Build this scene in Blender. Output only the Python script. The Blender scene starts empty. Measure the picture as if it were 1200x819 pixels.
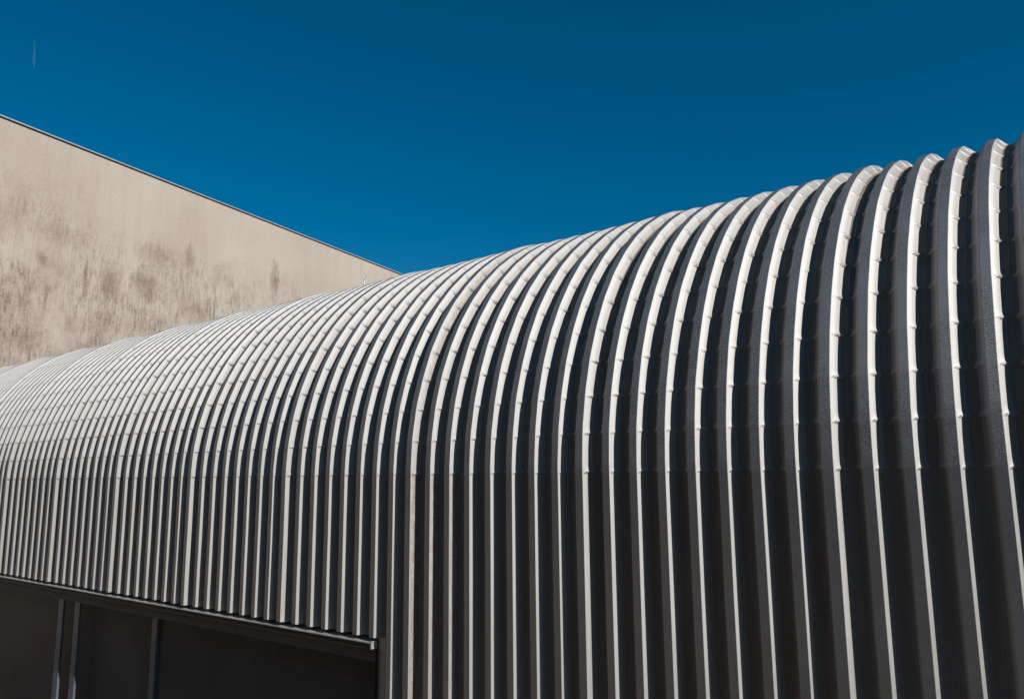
import bpy, math, random
from mathutils import Vector, Matrix

rnd = random.Random(7)
scene = bpy.context.scene
col = scene.collection

# ------------------------------------------------------------------ dimensions (metres)
PITCH = 0.30                      # rib spacing of the cladding
D = PITCH / 0.04533               # camera to the wall's outer face
EYE = 5.20                        # eye height above the ground
YW = D                            # y of the crown plane of the wall
R = 0.53396 * D                    # radius of the vault (to the rib crowns)
ZS = EYE + 0.00772 * D            # springing line
ZL = EYE - 0.28956 * D             # head of the long opening
S0 = -0.27544 * D                  # right crown edge of rib 0
NSEG = 28
AL = 0.1097
DEPTH = 0.315 * PITCH
WEB = 0.182 * PITCH
CH = 0.135 * PITCH                # half crown
K_MIN, K_MAX = -96, 24            # seams on multiples of eight
ROOT = Vector((-8.0, YW, 0.0))


def rib_x(k):                     # centre of rib k
    return S0 - CH + k * PITCH


# ------------------------------------------------------------------ materials
class NT:
    def __init__(self, name):
        self.m = bpy.data.materials.new(name)
        self.m.use_nodes = True
        self.t = self.m.node_tree
        self.b = self.t.nodes['Principled BSDF']
        self.out = self.t.nodes['Material Output']
        self._c = None

    def n(self, typ, **kw):
        nd = self.t.nodes.new(typ)
        for k, v in kw.items():
            if k in nd.inputs.keys():
                nd.inputs[k].default_value = v
            else:
                setattr(nd, k, v)
        return nd

    def l(self, a, b):
        self.t.links.new(a, b)

    def coords(self):
        if self._c is None:
            self._c = self.n('ShaderNodeTexCoord').outputs['Object']
        return self._c

    def mapping(self, scale=(1, 1, 1), loc=(0, 0, 0)):
        mp = self.n('ShaderNodeMapping')
        mp.inputs['Scale'].default_value = scale
        mp.inputs['Location'].default_value = loc
        self.l(self.coords(), mp.inputs['Vector'])
        return mp.outputs[0]

    def noise(self, scale, detail=4, rough=0.55, vec=None, dist=0.0):
        nz = self.n('ShaderNodeTexNoise')
        nz.inputs['Scale'].default_value = scale
        nz.inputs['Detail'].default_value = detail
        nz.inputs['Roughness'].default_value = rough
        nz.inputs['Distortion'].default_value = dist
        self.l(vec if vec is not None else self.coords(), nz.inputs['Vector'])
        return nz.outputs['Fac']

    def ramp(self, fac, stops):
        r = self.n('ShaderNodeValToRGB')
        e = r.color_ramp.elements
        while len(e) < len(stops):
            e.new(0.5)
        for el, (p, c) in zip(e, stops):
            el.position = p
            if not isinstance(c, (tuple, list)):
                c = (c, c, c)
            el.color = (*c, 1)
        self.l(fac, r.inputs[0])
        return r.outputs[0]

    def mix(self, fac, a, b, mode='MIX'):
        m = self.n('ShaderNodeMix')
        m.data_type = 'RGBA'
        m.blend_type = mode
        for sock, v in ((m.inputs['Factor'], fac), (m.inputs['A'], a), (m.inputs['B'], b)):
            pass
        fs = [s for s in m.inputs if s.name == 'Factor' and s.type == 'VALUE'][0]
        As = [s for s in m.inputs if s.name == 'A' and s.type == 'RGBA'][0]
        Bs = [s for s in m.inputs if s.name == 'B' and s.type == 'RGBA'][0]
        for s, v in ((fs, fac), (As, a), (Bs, b)):
            if hasattr(v, 'is_linked') or hasattr(v, 'links'):
                self.l(v, s)
            elif s is fs:
                s.default_value = v
            else:
                s.default_value = (*v, 1) if len(v) == 3 else v
        return [o for o in m.outputs if o.type == 'RGBA'][0]

    def math(self, op, a, b=None, clamp=False):
        m = self.n('ShaderNodeMath')
        m.operation = op
        m.use_clamp = clamp
        for i, v in enumerate((a, b)):
            if v is None:
                continue
            if hasattr(v, 'links'):
                self.l(v, m.inputs[i])
            else:
                m.inputs[i].default_value = v
        return m.outputs[0]

    def bump(self, h, strength=0.3, dist=0.01):
        bp = self.n('ShaderNodeBump')
        bp.inputs['Strength'].default_value = strength
        bp.inputs['Distance'].default_value = dist
        self.l(h, bp.inputs['Height'])
        self.l(bp.outputs[0], self.b.inputs['Normal'])


def metal_material(name, speck=1.0, diffuse=0.14, tint=(0.445, 0.433, 0.413)):
    w = NT(name)
    big = w.noise(0.9, 3, 0.5)
    base = w.mix(w.ramp(big, [(0.3, 0.0), (0.7, 1.0)]), tuple(c * 0.92 for c in tint), tint)
    # long weather streaks running down the sheets
    streak = w.noise(1.0, 4, 0.6, w.mapping((40, 2.0, 0.9)))
    base = w.mix(w.ramp(streak, [(0.52, 0.0), (0.75, 0.35)]), base, (0.31, 0.29, 0.262))
    # fine mottling of the weathered zinc finish
    sp = w.noise(95, 2, 0.6)
    patch = w.ramp(w.noise(1.7, 2, 0.5), [(0.35, 0.25 * speck), (0.6, 0.9 * speck)])
    dw = w.n('ShaderNodeAttribute', attribute_name='mottle')
    spk = w.math('MULTIPLY', w.math('MULTIPLY', w.ramp(sp, [(0.45, 0.0), (0.58, 1.0)]), patch), dw.outputs['Fac'])
    base = w.mix(spk, base, (0.15, 0.155, 0.165))
    # matt brown painted into the shaded pans and lower webs, muting blue sky reflection
    du = w.n('ShaderNodeAttribute', attribute_name='pan_shade')
    pan_shade = w.math('MULTIPLY', du.outputs['Fac'], w.ramp(w.noise(1.0, 4, 0.6, w.mapping((9, 3, 1.1))), [(0.25, 0.75), (0.7, 1.0)]))
    base = w.mix(pan_shade, base, w.mix(w.noise(14, 4), (0.20, 0.150, 0.105), (0.25, 0.19, 0.135)))
    # rust, carried by the edges it starts from
    oi = w.n('ShaderNodeObjectInfo')
    base = w.mix(w.ramp(oi.outputs['Random'], [(0.0, 0.0), (1.0, 0.35)]), base, (0.32, 0.312, 0.305))
    # odd small dark spots and chips
    vo = w.n('ShaderNodeTexVoronoi')
    vo.inputs['Scale'].default_value = 3.2
    w.l(w.coords(), vo.inputs['Vector'])
    dot = w.math('MULTIPLY', w.math('LESS_THAN', vo.outputs['Distance'], 0.016), w.math('GREATER_THAN', w.noise(0.8, 1), 0.52))
    base = w.mix(w.math('MULTIPLY', dot, 0.8), base, (0.09, 0.07, 0.06))
    at = w.n('ShaderNodeAttribute', attribute_name='rust')
    rn = w.ramp(w.noise(1.0, 6, 0.7, w.mapping((25, 25, 9))), [(0.33, 0.0), (0.56, 1.0)])
    rust = w.math('MULTIPLY', at.outputs['Fac'], rn, True)
    rcol = w.mix(w.noise(30, 3), (0.13, 0.075, 0.05), (0.36, 0.24, 0.18))
    base = w.mix(rust, base, rcol)
    gl = w.n('ShaderNodeBsdfAnisotropic')
    gl.distribution = 'BECKMANN'
    w.l(base, gl.inputs['Color'])
    w.l(w.ramp(w.math('ADD', w.math('MULTIPLY', big, 0.6), w.math('MULTIPLY', spk, 0.5)), [(0.0, ROUGH - 0.04), (1.0, ROUGH + 0.08)]), gl.inputs['Roughness'])
    df = w.n('ShaderNodeBsdfDiffuse')
    w.l(base, df.inputs['Color'])
    h = w.math('ADD', w.math('MULTIPLY', w.noise(2.2, 2), 1.0), w.math('MULTIPLY', sp, 0.012))
    bp = w.n('ShaderNodeBump')
    bp.inputs['Strength'].default_value = 0.25
    bp.inputs['Distance'].default_value = 0.012
    w.l(h, bp.inputs['Height'])
    w.l(bp.outputs[0], gl.inputs['Normal'])
    w.l(bp.outputs[0], df.inputs['Normal'])
    mx = w.n('ShaderNodeMixShader')
    w.l(w.math('ADD', w.math('ADD', w.math('MULTIPLY', rust, 0.8), w.math('MULTIPLY', pan_shade, 0.75)), diffuse, True), mx.inputs[0])
    w.l(gl.outputs[0], mx.inputs[1])
    w.l(df.outputs[0], mx.inputs[2])
    w.l(mx.outputs[0], w.out.inputs['Surface'])
    return w.m


def plain(name, color, rough=0.5, metallic=0.0, var=0.15, scale=6, bump=0.0):
    w = NT(name)
    c = w.mix(w.ramp(w.noise(scale, 4), [(0.3, 0.0), (0.7, 1.0)]), tuple(x * (1 - var) for x in color), tuple(min(1, x * (1 + var)) for x in color))
    w.l(c, w.b.inputs['Base Color'])
    w.b.inputs['Roughness'].default_value = rough
    w.b.inputs['Metallic'].default_value = metallic
    if bump:
        w.bump(w.noise(scale * 6, 3), bump, 0.005)
    return w.m


ROUGH = 0.655
M_ROOF = metal_material('weathered_metal_roof', 1.0, 0.28)
M_WALL = metal_material('weathered_metal_wall', 0.35)
M_FLASH = plain('flashing_metal', (0.55, 0.53, 0.50), 0.5, 0.6)
M_POST = plain('painted_post', (0.105, 0.13, 0.16), 0.4, 0.2)
M_TRIM = plain('dark_trim', (0.024, 0.023, 0.022), 0.7)
M_DARK = plain('dark_lining', (0.085, 0.080, 0.077), 0.7)
M_COPE = plain('coping_metal', (0.50, 0.52, 0.53), 0.4, 0.5)
M_GAP = plain('coping_gap', (0.02, 0.02, 0.02), 0.9)


def glass_material():
    w = NT('dark_window_glass')
    c = w.mix(w.ramp(w.noise(0.8, 3), [(0.4, 0.0), (0.65, 1.0)]), (0.085, 0.083, 0.083), (0.11, 0.107, 0.106))
    w.l(c, w.b.inputs['Base Color'])
    w.b.inputs['Roughness'].default_value = 0.35
    w.b.inputs['Specular IOR Level'].default_value = 0.03
    w.bump(w.noise(0.7, 1), 0.05, 0.02)
    return w.m


M_GLASS = glass_material()


def concrete_material():
    w = NT('stained_render')
    big = w.noise(0.22, 4, 0.55)
    base = w.mix(w.ramp(big, [(0.3, 0.0), (0.7, 1.0)]), (0.40, 0.325, 0.26), (0.465, 0.398, 0.328))
    wash = w.noise(1.0, 4, 0.6, w.mapping((1.6, 1.6, 0.13)))
    base = w.mix(w.ramp(wash, [(0.45, 0.0), (0.75, 0.35)]), base, (0.46, 0.41, 0.35))
    wash2 = w.noise(1.0, 5, 0.65, w.mapping((2.3, 2.3, 0.22), (5, 2, 1)))
    base = w.mix(w.ramp(wash2, [(0.5, 0.0), (0.8, 0.35)]), base, (0.30, 0.245, 0.195))
    sep = w.n('ShaderNodeSeparateXYZ')
    w.l(w.coords(), sep.inputs[0])
    zz = w.math('DIVIDE', w.math('ADD', sep.outputs['Z'], w.math('MULTIPLY', w.math('SUBTRACT', w.noise(0.3, 3), 0.5), 4.5)), CON_H)
    band = w.ramp(zz, [(0.45, 1.0), (0.70, 0.9), (0.80, 0.5), (0.90, 0.0)])
    grain = w.ramp(w.noise(9.0, 7, 0.8), [(0.36, 0.0), (0.60, 1.0)])
    # soft brown blotches
    bl = w.ramp(w.noise(0.6, 6, 0.62, w.mapping((1.2, 1.2, 1.0), (2, 9, 4))), [(0.45, 0.0), (0.66, 1.0)])
    base = w.mix(w.math('MULTIPLY', w.math('MULTIPLY', bl, band), w.math('ADD', w.math('MULTIPLY', grain, 0.4), 0.36), True), base, (0.175, 0.108, 0.066))
    patch = w.ramp(w.noise(0.55, 4, 0.55, w.mapping((1, 1, 0.8), (8, 1, 3))), [(0.40, 0.0), (0.62, 1.0)])
    pb = w.math('MULTIPLY', patch, band)
    # short broken run-down streaks, in patches, eaten into by the grain of the render
    st = w.noise(1.0, 6, 0.7, w.mapping((6.5, 6.5, 1.9)))
    m1 = w.math('MULTIPLY', w.math('MULTIPLY', w.ramp(st, [(0.45, 0.0), (0.62, 1.0)]), pb), grain)
    base = w.mix(w.math('MULTIPLY', m1, 0.9, True), base, (0.12, 0.072, 0.044))
    st2 = w.noise(1.0, 6, 0.7, w.mapping((10, 10, 1.8), (3, 7, 1)))
    m2 = w.math('MULTIPLY', w.ramp(st2, [(0.52, 0.0), (0.63, 1.0)]), w.math('ADD', w.math('MULTIPLY', pb, 0.8), w.math('MULTIPLY', band, 0.22)))
    base = w.mix(w.math('MULTIPLY', m2, 0.75, True), base, (0.085, 0.06, 0.045))
    # a few single long runs
    st3 = w.noise(1.0, 4, 0.55, w.mapping((2.6, 2.6, 0.55), (1, 4, 6)))
    base = w.mix(w.math('MULTIPLY', w.math('MULTIPLY', w.ramp(st3, [(0.63, 0.0), (0.74, 1.0)]), band), 0.7), base, (0.16, 0.10, 0.064))
    # stains that stand out singly: (y, z, half width, half height, strength)
    jit = w.math('MULTIPLY', w.math('SUBTRACT', w.noise(1.0, 8, 0.78, w.mapping((4.5, 4.5, 1.3))), 0.5), 3.4)
    for yy, zc, hw, hh, amt in STAINS:
        dy = w.math('DIVIDE', w.math('SUBTRACT', sep.outputs['Y'], yy), hw)
        dz = w.math('DIVIDE', w.math('SUBTRACT', sep.outputs['Z'], zc), hh)
        rr = w.math('SQRT', w.math('ADD', w.math('MULTIPLY', dy, dy), w.math('MULTIPLY', dz, dz)))
        mk = w.math('MULTIPLY', w.ramp(w.math('ADD', rr, jit), [(0.10, 1.0), (1.0, 0.0)]), w.math('ADD', w.math('MULTIPLY', grain, 0.55), 0.55))
        base = w.mix(w.math('MULTIPLY', mk, amt), base, (0.135, 0.082, 0.050))
    # damp dirt low down, where splash from the vault reaches the wall
    lw = w.ramp(zz, [(0.46, 1.0), (0.56, 0.0)])
    base = w.mix(w.math('MULTIPLY', w.math('MULTIPLY', lw, w.ramp(w.noise(0.9, 5, 0.65), [(0.35, 0.2), (0.6, 1.0)])), 0.7), base, (0.17, 0.13, 0.10))
    gr = w.noise(16, 4, 0.7)
    base = w.mix(0.5, base, w.mix(w.ramp(gr, [(0.3, 0.0), (0.7, 1.0)]), (0.36, 0.36, 0.36), (0.64, 0.64, 0.64)), 'OVERLAY')
    w.l(base, w.b.inputs['Base Color'])
    w.b.inputs['Roughness'].default_value = 0.9
    w.bump(w.math('ADD', w.math('MULTIPLY', gr, 0.8), w.noise(55, 3)), 0.5, 0.02)
    return w.m


def asphalt_material():
    w = NT('asphalt')
    c = w.mix(w.ramp(w.noise(0.15, 5), [(0.35, 0.0), (0.65, 1.0)]), (0.085, 0.064, 0.047), (0.115, 0.088, 0.066))
    c = w.mix(0.4, c, w.mix(w.noise(60, 2), (0.05, 0.04, 0.03), (0.16, 0.13, 0.10)))
    w.l(c, w.b.inputs['Base Color'])
    w.b.inputs['Roughness'].default_value = 0.9
    w.bump(w.noise(80, 2), 0.4, 0.01)
    return w.m


# ------------------------------------------------------------------ helpers
def link_mesh(name, verts, faces, mat, parent=None, rust=None, offset=None):
    off = offset if offset is not None else Vector((0, 0, 0))
    me = bpy.data.meshes.new(name)
    me.from_pydata([(v[0] - off[0], v[1] - off[1], v[2] - off[2]) for v in verts], [], faces)
    me.materials.append(mat)
    me.update()
    if rust is not None:
        a = me.attributes.new('rust', 'FLOAT', 'POINT')
        a.data.foreach_set('value', [q[0] for q in rust])
        a = me.attributes.new('mottle', 'FLOAT', 'POINT')
        a.data.foreach_set('value', [q[1] for q in rust])
        a = me.attributes.new('pan_shade', 'FLOAT', 'POINT')
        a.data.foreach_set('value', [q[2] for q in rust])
    o = bpy.data.objects.new(name, me)
    col.objects.link(o)
    if parent:
        o.parent = parent
    return o


class MB:
    def __init__(self):
        self.v, self.f = [], []

    def box(self, x0, x1, y0, y1, z0, z1):
        b = len(self.v)
        self.v += [(x, y, z) for z in (z0, z1) for y in (y0, y1) for x in (x0, x1)]
        self.f += [tuple(b + i for i in q) for q in ((0, 2, 3, 1), (4, 5, 7, 6), (0, 1, 5, 4), (2, 6, 7, 3), (0, 4, 6, 2), (1, 3, 7, 5))]
        return self

    def extrude_x(self, prof, x0, x1, closed=True):
        """profile of (y,z) points swept along x"""
        b = len(self.v)
        n = len(prof)
        self.v += [(x0, y, z) for y, z in prof] + [(x1, y, z) for y, z in prof]
        for i in range(n if closed else n - 1):
            j = (i + 1) % n
            self.f.append((b + i, b + j, b + n + j, b + n + i))
        if closed:
            self.f.append(tuple(b + i for i in reversed(range(n))))
            self.f.append(tuple(b + n + i for i in range(n)))
        return self

    def tube(self, p0, p1, r0, r1, n=8):
        p0, p1 = Vector(p0), Vector(p1)
        d = (p1 - p0).normalized()
        a = d.orthogonal().normalized()
        c = d.cross(a)
        b = len(self.v)
        for p, r in ((p0, r0), (p1, r1)):
            for i in range(n):
                t = 2 * math.pi * i / n
                self.v.append(tuple(p + (a * math.cos(t) + c * math.sin(t)) * r))
        for i in range(n):
            j = (i + 1) % n
            self.f.append((b + i, b + j, b + n + j, b + n + i))
        self.f.append(tuple(b + i for i in reversed(range(n))))
        self.f.append(tuple(b + n + i for i in range(n)))
        return self

    def build(self, name, mat, parent=None, offset=None, bevel=0.0):
        o = link_mesh(name, self.v, self.f, mat, parent, None, offset)
        if bevel:
            m = o.modifiers.new('bevel', 'BEVEL')
            m.width = bevel
            m.segments = 2
            m.limit_method = 'ANGLE'
        return o


def empty(name, loc, label, cat, group=None):
    o = bpy.data.objects.new(name, None)
    o.location = loc
    col.objects.link(o)
    o['label'] = label
    o['category'] = cat
    if group:
        o['group'] = group
    return o


def structure(o):
    o['kind'] = 'structure'
    return o


# ------------------------------------------------------------------ sky, sun, camera
SUN = Vector((1.0, -0.155, 0.66)).normalized()
sun_el = math.asin(SUN.z)
w = bpy.data.worlds.new('World')
scene.world = w
w.use_nodes = True
nt = w.node_tree
bg = nt.nodes['Background']
sky = nt.nodes.new('ShaderNodeTexSky')
sky.sky_type = 'NISHITA'
sky.sun_disc = False
sky.sun_elevation = sun_el
sky.sun_rotation = math.atan2(SUN.x, SUN.y)
sky.altitude = 1500
sky.air_density = 1.0
sky.dust_density = 0.2
sky.ozone_density = 5.0
hs = nt.nodes.new('ShaderNodeHueSaturation')
hs.inputs['Saturation'].default_value = 1.35
hs.inputs['Value'].default_value = 1.04
hs.inputs['Hue'].default_value = 0.484
nt.links.new(sky.outputs[0], hs.inputs['Color'])
nt.links.new(hs.outputs[0], bg.inputs['Color'])
bg.inputs['Strength'].default_value = 0.068

ld = bpy.data.lights.new('sun', 'SUN')
ld.energy = 5.0
ld.angle = math.radians(0.5)
ld.color = (1.0, 0.97, 0.935)
lo = bpy.data.objects.new('sun', ld)
lo.rotation_euler = SUN.to_track_quat('Z', 'Y').to_euler()
lo.location = (20, -10, 30)
col.objects.link(lo)

PIT, YAW, ROLL, FPX = 0.16321, -0.65727, -0.00828, 908.33
fwd = Vector((math.sin(YAW) * math.cos(PIT), math.cos(YAW) * math.cos(PIT), math.sin(PIT)))
right = Vector((math.cos(YAW), -math.sin(YAW), 0))
up = right.cross(fwd)
r2 = right * math.cos(ROLL) + up * math.sin(ROLL)
u2 = up * math.cos(ROLL) - right * math.sin(ROLL)
EYEPOS = Vector((0, 0, EYE))
cd = bpy.data.cameras.new('camera')
cd.sensor_width = 36
cd.lens = 36 * FPX / 1200
cd.clip_end = 30000
cam = bpy.data.objects.new('camera', cd)
cam.matrix_world = Matrix(((r2.x, u2.x, -fwd.x, 0), (r2.y, u2.y, -fwd.y, 0), (r2.z, u2.z, -fwd.z, EYE), (0, 0, 0, 1)))
col.objects.link(cam)
scene.camera = cam


# ------------------------------------------------------------------ ground
structure(link_mesh('ground', [(-4000, -4000, 0), (4000, -4000, 0), (4000, 4000, 0), (-4000, 4000, 0)], [(0, 1, 2, 3)], asphalt_material()))

# ------------------------------------------------------------------ the vaulted hall
hall = empty('vaulted_hall', ROOT, 'long barrel vaulted hall clad in ribbed silvery metal above a dark glazed opening', 'building')

OFFS = [15, 1, -2, -3, -2, -1, 3, 8]


def rib_off(k):
    return OFFS[k % 8] * 0.001


def rib_jit(k, i):
    r = random.Random(k * 977 + i * 31 + 5)
    return r.uniform(-1, 1) * 0.0014, r.uniform(-1, 1) * 0.0016


def rib_profile():
    """(dx, depth, crimp weight, side) across one rib, trough middle to trough middle"""
    pts = []
    a, wd, d, p = CH, WEB, DEPTH, PITCH
    left = [(-p / 2, d, 0.55, 0), (-p / 2 + 0.006, d - 0.0025, 0.55, 0), (-p / 2 + 0.012, d, 0.55, 0),
            (-a - wd - 0.012, d, 1.0, -1), (-a - wd - 0.004, d - 0.002, 1.0, -1), (-a - wd + 0.003, d - 0.008, 0.95, -1),
            (-a - wd * 0.68, d * 0.68, 0.62, -1), (-a - wd * 0.35, d * 0.35, 0.28, -1),
            (-a - 0.0022, 0.0065, 0, -1), (-a + 0.0012, 0.0016, 0, -1), (-a + 0.005, 0, 0, -1)]
    right = [(-x, dp, wt, -s) for x, dp, wt, s in reversed(left)]
    right = [q for q in right if not (abs(q[0] - (p / 2 - 0.006)) < 1e-6)]   # the small stiffener belongs to one side
    return left + right


PROF = rib_profile()
NRIGHT = len(PROF)


def rust_of(k, i, wall):
    """rust weight of profile point i on rib k"""
    dx = PROF[i][0]
    if dx < CH * 0.9 or dx > CH + WEB + 0.006:
        return 0.0
    edge = 1.0 if dx > CH + WEB * 0.6 else (0.6 if dx > CH + WEB * 0.3 else 0.3)
    base = {-16: 1.0, -15: (0.8 if wall else 0.35), -14: (0.8 if wall else 0.35), 0: 0.22, -8: 0.18, -24: 0.16, -13: 0.12}.get(k, 0.05)
    return base * edge


def pan_shade_of(i, wall):  # weight of the brown painted where pans and lower webs lie unlit
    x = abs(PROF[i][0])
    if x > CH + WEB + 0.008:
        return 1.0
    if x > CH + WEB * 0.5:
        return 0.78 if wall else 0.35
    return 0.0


def cell_stations(k, part, zbot=0.0):
    """list of (kind, value, crimp) along a rib: 'a' = angle on the vault, 'z' = height on the wall"""
    st = []
    if part == 'roof':
        for n in range(0, NSEG + 1):
            a = n * AL
            if n > 0:
                st.append((a - 0.0068, 0.0, n * 3))
            st.append((a, 1.0, n * 3 + 1))
            st.append((a + 0.0060, 0.42, n * 3 + 2))
            st.append((a + 0.0130, 0.12, n * 3 + 2))
            st.append((a + 0.0220, 0.0, n * 3 + 2))
        st.append((math.pi, 0.0, NSEG * 3 + 4))
    return st


def roof_point(k, i, a, cr, sid, lift=0.0):
    dx, dp, wt, side = PROF[i]
    jr, jx = rib_jit(k, sid // 3)
    off = rib_off(k) * (1 if abs(dx) < PITCH * 0.45 else 0)
    if abs(dx) >= PITCH * 0.45:
        kn = k + (1 if dx > 0 else -1)
        off = 0.5 * (rib_off(k) + rib_off(kn))
        jr = jx = 0
    cr = cr * random.Random(k * 131 + (sid // 3) * 17 + (3 if dx > 0 else 0)).uniform(0.72, 1.12)
    crimp = cr * wt
    x = rib_x(k) + dx + jx + side * (0.027 * cr * wt ** 1.1)
    rad = R - dp + off + jr + lift + crimp * (0.005 if side else 0.002)
    if side and lift:
        x += side * lift * 0.7
    return (x, YW + R - rad * math.cos(a), ZS + rad * math.sin(a))


def wall_point(k, i, z, cr, sid, back=False, lift=0.0):
    x, y, _ = roof_point(k, i, 0.0, cr, sid, lift)
    if back:
        y = 2 * (YW + R) - y
    return (x, y, z)


LAP = None
for idx, q in enumerate(PROF):
    if q[0] > CH + WEB * 0.6:
        LAP = idx
        break


def add_cell(V, F, RU, k, rows, flip=False, rk=1.0):
    """rows: list of lists of points across one rib"""
    n = len(rows[0])
    b = len(V)
    for r in rows:
        V.extend(r)
        RU.extend((rust_of(k, i, rk == 1.0) * rk, 1.0 if abs(PROF[i][0]) < CH - 0.002 else 0.08, pan_shade_of(i, rk == 1.0)) for i in range(n))
    for j in range(len(rows) - 1):
        for i in range(n - 1):
            q = (b + j * n + i, b + j * n + i + 1, b + (j + 1) * n + i + 1, b + (j + 1) * n + i)
            F.append(q if not flip else q[::-1])


OPEN_K = -18                      # last rib cut off above the opening
OPEN_END = -84                    # the opening runs on well past the frame
for ks in range(K_MIN, K_MAX, 8):
    Vr, Fr, Ur = [], [], []
    Vw, Fw, Uw = [], [], []
    Vb, Fb, Ub = [], [], []
    for k in range(ks, ks + 9):
        over = k == ks + 8        # this sheet laps over the next sheet's first rib
        lift = 0.0050 if over else 0.0
        npt = LAP + 1 if over else len(PROF)
        rows = [[roof_point(k, i, a, cr, sid, lift) for i in range(npt)] for a, cr, sid in cell_stations(k, 'roof')]
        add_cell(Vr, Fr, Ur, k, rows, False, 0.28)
        cut = OPEN_END <= k <= OPEN_K
        zb = ZL + 0.045 if cut else 0.02
        zs = [(ZS - 0.003, 1.0)] if False else []
        zl = [(ZS, 1.0, 1), (ZS - 0.024, 0.0, 1)]
        m = 5
        for j in range(1, m + 1):
            zl.append((ZS - 0.024 + (zb - ZS + 0.024) * j / m, 0.0, -3 * (j + 1)))
        rows = [[wall_point(k, i, z, cr, sid, False, lift) for i in range(npt)] for z, cr, sid in zl]
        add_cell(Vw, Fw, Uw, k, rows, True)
        zl = [(ZS, 0.0, NSEG * 3 + 4), (ZS - 0.012, 0.0, 1), (0.02, 0.0, -6)]
        rows = [[wall_point(k, i, z, cr, sid, True, lift) for i in range(npt)] for z, cr, sid in zl]
        add_cell(Vb, Fb, Ub, k, rows)
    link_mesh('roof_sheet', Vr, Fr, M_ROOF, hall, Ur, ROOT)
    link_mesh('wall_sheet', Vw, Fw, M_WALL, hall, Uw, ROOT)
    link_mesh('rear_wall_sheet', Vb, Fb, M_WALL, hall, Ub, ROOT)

XL = rib_x(K_MIN) - PITCH / 2 + 0.01
XR = rib_x(K_MAX) + PITCH * 0.3
# end walls: a flat D-shaped gable at either end
for x0 in (XL, XR - 0.12):
    mb = MB()
    prof = [(YW + DEPTH + 0.02, 0.0), (YW + DEPTH + 0.02, ZS)]
    rr = R - DEPTH - 0.02
    prof += [(YW + R - rr * math.cos(a * math.pi / 32), ZS + rr * math.sin(a * math.pi / 32)) for a in range(1, 32)]
    prof += [(YW + 2 * R - DEPTH - 0.02, ZS), (YW + 2 * R - DEPTH - 0.02, 0.0)]
    mb.extrude_x(prof, x0, x0 + 0.12)
    mb.build('end_wall', M_FLASH, hall, ROOT)

# ---- the long opening under the cut ribs
XO1 = rib_x(OPEN_K) + CH - 0.018
XO0 = rib_x(OPEN_END) - PITCH / 2
yT = YW + DEPTH                   # trough plane
# pressed-metal channel closing the foot of the cut sheets
t = 0.006
prof = [(YW - 0.004, ZL - 0.012), (yT + 0.02, ZL), (yT + 0.02, ZL + 0.30), (yT + 0.02 + t, ZL + 0.30), (yT + 0.02 + t, ZL - t),
        (YW - 0.004 + t, ZL - 0.012 - t), (YW - 0.004 + t, ZL - 0.085), (yT - 0.02, ZL - 0.085), (yT - 0.02, ZL - 0.085 - t), (YW - 0.004, ZL - 0.085 - t)]
ch = MB().extrude_x(prof, XO0, XO1 - 0.02).build('lintel_channel', M_TRIM, hall, ROOT)
prof = [(YW - 0.016, ZL - 0.010), (YW - 0.016, ZL - 0.022), (YW - 0.006, ZL - 0.022), (YW - 0.006, ZL - 0.009), (yT + 0.015, ZL + 0.004), (yT + 0.015, ZL + 0.010)]
MB().extrude_x(prof, XO0, XO1 - 0.023).build('drip_edge', M_FLASH, ch, ROOT)
cap = MB()
cy0, cy1, cz0, cz1 = YW - 0.016, yT - 0.018, ZL - 0.083, ZL + 0.004
cap.box(XO1 - 0.022, XO1 - 0.012, cy0, cy1, cz0, cz1)
cap.box(XO1 - 0.012, XO1, cy0, cy0 + 0.012, cz0, cz1)
cap.box(XO1 - 0.012, XO1, cy1 - 0.012, cy1, cz0, cz1)
cap.box(XO1 - 0.012, XO1, cy0 + 0.012, cy1 - 0.012, cz1 - 0.012, cz1)
cap.box(XO1 - 0.012, XO1, cy0 + 0.012, cy1 - 0.012, cz0, cz0 + 0.012)
cap.build('end_cap', M_FLASH, ch, ROOT)
MB().box(XO0, XO1 - 0.03, yT + 0.028, yT + 0.06, ZL - 0.26, ZL - 0.012).build('fascia', M_DARK, hall, ROOT)
GY = YW + 0.62                    # glass line
MB().box(XO0, XO1 - 0.03, yT + 0.062, GY + 0.1, ZL - 0.25, ZL - 0.20).build('soffit', M_DARK, hall, ROOT)
MB().box(XO1 - 0.02, XO1 - 0.012, yT - 0.03, yT + 0.02, 0.0, ZL - 0.10).build('jamb_trim', M_TRIM, hall, ROOT)
MB().box(XO1 - 0.03, XO1 + 0.012, yT + 0.024, GY + 0.1, 0.0, ZL - 0.20).build('jamb', M_DARK, hall, ROOT)
MB().box(XO1 - 0.011, rib_x(OPEN_K + 1) - PITCH / 2 + 0.03, yT + 0.003, yT + 0.018, 0.0, ZL + 0.2).build('closure_strip', M_WALL, hall, ROOT)


def ray(px, py):
    return (r2 * ((px - 600) / FPX) + u2 * ((409.5 - py) / FPX) + fwd).normalized()


def x_on_plane(px, py, y):
    d = ray(px, py)
    return (d * (y / d.y)).x


win = MB().box(XO0, XO1 - 0.031, GY, GY + 0.03, 0.0, ZL - 0.252).build('window', M_GLASS, hall, ROOT)
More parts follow.
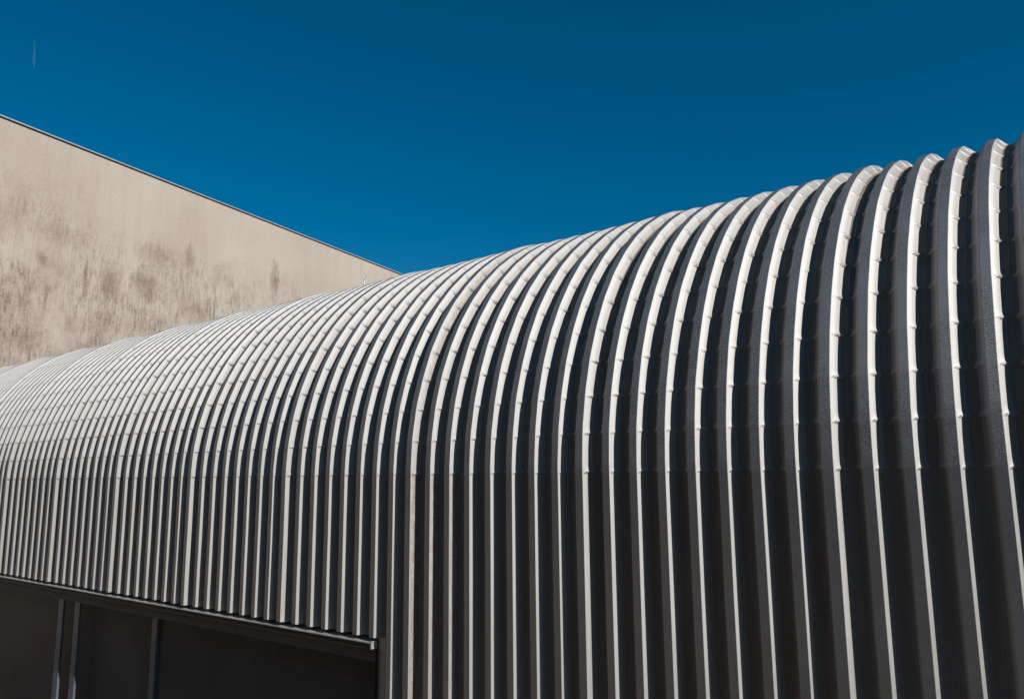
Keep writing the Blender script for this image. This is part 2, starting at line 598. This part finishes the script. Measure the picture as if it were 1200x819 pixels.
# slender uprights standing in the opening, a close pair and single ones
yp = YW + 0.36
pair = [x_on_plane(63, 812, yp), x_on_plane(82.5, 812, yp)]
for xc in pair + [pair[0] - 9.5, pair[1] - 9.5]:
    MB().box(xc - 0.10, xc + 0.10, yp, yp + 0.045, 0.0, ZL - 0.252).build('post', M_POST, hall, ROOT, 0.005)
xm = x_on_plane(176, 812, GY - 0.06)
for xc in (xm, xm - 9.5):
    MB().box(xc - 0.085, xc + 0.085, GY - 0.06, GY - 0.002, 0.0, ZL - 0.253).build('mullion', M_POST, win, ROOT, 0.005)

# ------------------------------------------------------------------ concrete block behind
DLT = -0.19257
SC = 4.15 / 5.0
WX = -5.0 * D * SC
CON_H = EYE + 2.26937 * D * SC
block = empty('rendered_block', (WX, 0, 0), 'tall blank beige rendered building with dirty brown streaks, rising behind the ribbed vault', 'building')
block.rotation_euler = (0, 0, -DLT)


def wall_yz(px, py):
    """point of the sunny wall, in the block's own frame"""
    d = ray(px, py)
    nrm = Vector((math.cos(-DLT), math.sin(-DLT), 0))
    tng = Vector((-math.sin(-DLT), math.cos(-DLT), 0))
    o = Vector((WX, 0, 0))
    p = EYEPOS + d * ((o - EYEPOS).dot(nrm) / d.dot(nrm))
    return (p - o).dot(tng), p.z


STAINS = []
for px, py, hw, hh, amt in ((322, 330, 0.38, 1.1, 0.8), (167, 330, 0.75, 0.75, 0.75), (128, 332, 0.5, 1.0, 0.55), (50, 302, 0.22, 0.35, 0.7), (222, 305, 0.35, 0.9, 0.6),
                            (100, 328, 0.18, 0.8, 0.7), (20, 395, 1.2, 0.8, 0.55), (185, 298, 1.1, 0.6, 0.45), (70, 275, 1.3, 0.5, 0.35), (275, 350, 0.5, 0.6, 0.4)):
    yy, zc = wall_yz(px, py)
    STAINS.append((yy, zc, hw, hh, amt))
M_CON = concrete_material()
# local frame: +x is the outward normal of the sunny wall, y runs along it
MB().box(-22, 0, -16, 60, 0, CON_H - 0.098).build('wall', M_CON, block)
cp = MB()
cp.box(-22.05, 0.07, -16.05, 60.05, CON_H - 0.05, CON_H)
cop = cp.build('coping', M_COPE, block, None, 0.008)
MB().box(-21.98, -0.02, -15.98, 59.98, CON_H - 0.10, CON_H - 0.048).build('shadow_gap', M_GAP, block)

# ------------------------------------------------------------------ small things on the roof and in the sky
sx = -1.60 * D
a = math.radians(76)
base = Vector((sx, YW + R - (R - 0.005) * math.cos(a), ZS + (R - 0.005) * math.sin(a)))
ant = empty('antenna', base, 'small pale antenna stub standing on the ridge of the vault, against the beige wall', 'antenna')
MB().tube((0, 0, -0.08), (0, 0, 0.16), 0.012, 0.009).build('mast', M_FLASH, ant)
MB().tube((-0.005, -0.01, 0.10), (0.05, 0.01, 0.20), 0.007, 0.005).build('arm', M_FLASH, ant)

ALT = 2600.0


def at_alt(px, py, alt):
    d = ray(px, py)
    return EYEPOS + d * ((alt - EYE) / d.z)


wt = NT('vapour')
tr = wt.n('ShaderNodeBsdfTransparent')
df = wt.n('ShaderNodeBsdfDiffuse')
df.inputs['Color'].default_value = (0.85, 0.9, 0.92, 1)
mx = wt.n('ShaderNodeMixShader')
mx.inputs[0].default_value = 0.018
wt.l(tr.outputs[0], mx.inputs[1])
tl = wt.n('ShaderNodeBsdfTranslucent')
tl.inputs['Color'].default_value = (0.9, 0.92, 0.95, 1)
ad = wt.n('ShaderNodeAddShader')
wt.l(df.outputs[0], ad.inputs[0])
wt.l(tl.outputs[0], ad.inputs[1])
wt.l(ad.outputs[0], mx.inputs[2])
wt.l(mx.outputs[0], wt.out.inputs['Surface'])
A, B = at_alt(39.5, 81, ALT), at_alt(41.0, 44, ALT)
trail = MB()
M1 = A.lerp(B, 0.25)
trail.tube(A, M1, 0.5, 9)
trail.tube(M1, B, 9, 0.5)
trail.f = [f for f in trail.f if len(f) == 4]
tv = trail.build('vapour_trail', wt.m, None, A)
tv.location = A
tv['label'] = 'short faint white vapour trail high in the blue sky at upper left'
tv['category'] = 'vapour trail'

# ------------------------------------------------------------------ unseen house added behind the camera to block sky reflections in the metal
nb = empty('sky_block_house', (-6, -14, 0), 'unseen dark brown brick house added behind the camera, blocking open sky from the ribbed hall', 'house')
MB().box(-34, 34, -12, 0, 0, 14.7).build('wall', plain('dark_brick', (0.17, 0.108, 0.07), 0.9, 0, 0.3, 9), nb)
MB().box(-34.3, 34.3, -12.3, 0.3, 14.702, 15.0).build('roof', M_DARK, nb)
for i in range(-7, 8):
    for zf in (1.2, 4.4, 7.6, 10.8):
        wf = MB().box(i * 4.4 - 0.7, i * 4.4 + 0.7, 0.002, 0.05, zf, zf + 1.8).build('window', M_POST, nb)
        MB().box(i * 4.4 - 0.62, i * 4.4 + 0.62, 0.052, 0.056, zf + 0.08, zf + 1.72).build('pane', M_GLASS, wf)

# ------------------------------------------------------------------ view
scene.view_settings.view_transform = 'Standard'
scene.view_settings.look = 'None'
scene.view_settings.exposure = 0.0
scene.view_settings.gamma = 1.0
scene.render.resolution_x = 1024
scene.render.resolution_y = 698
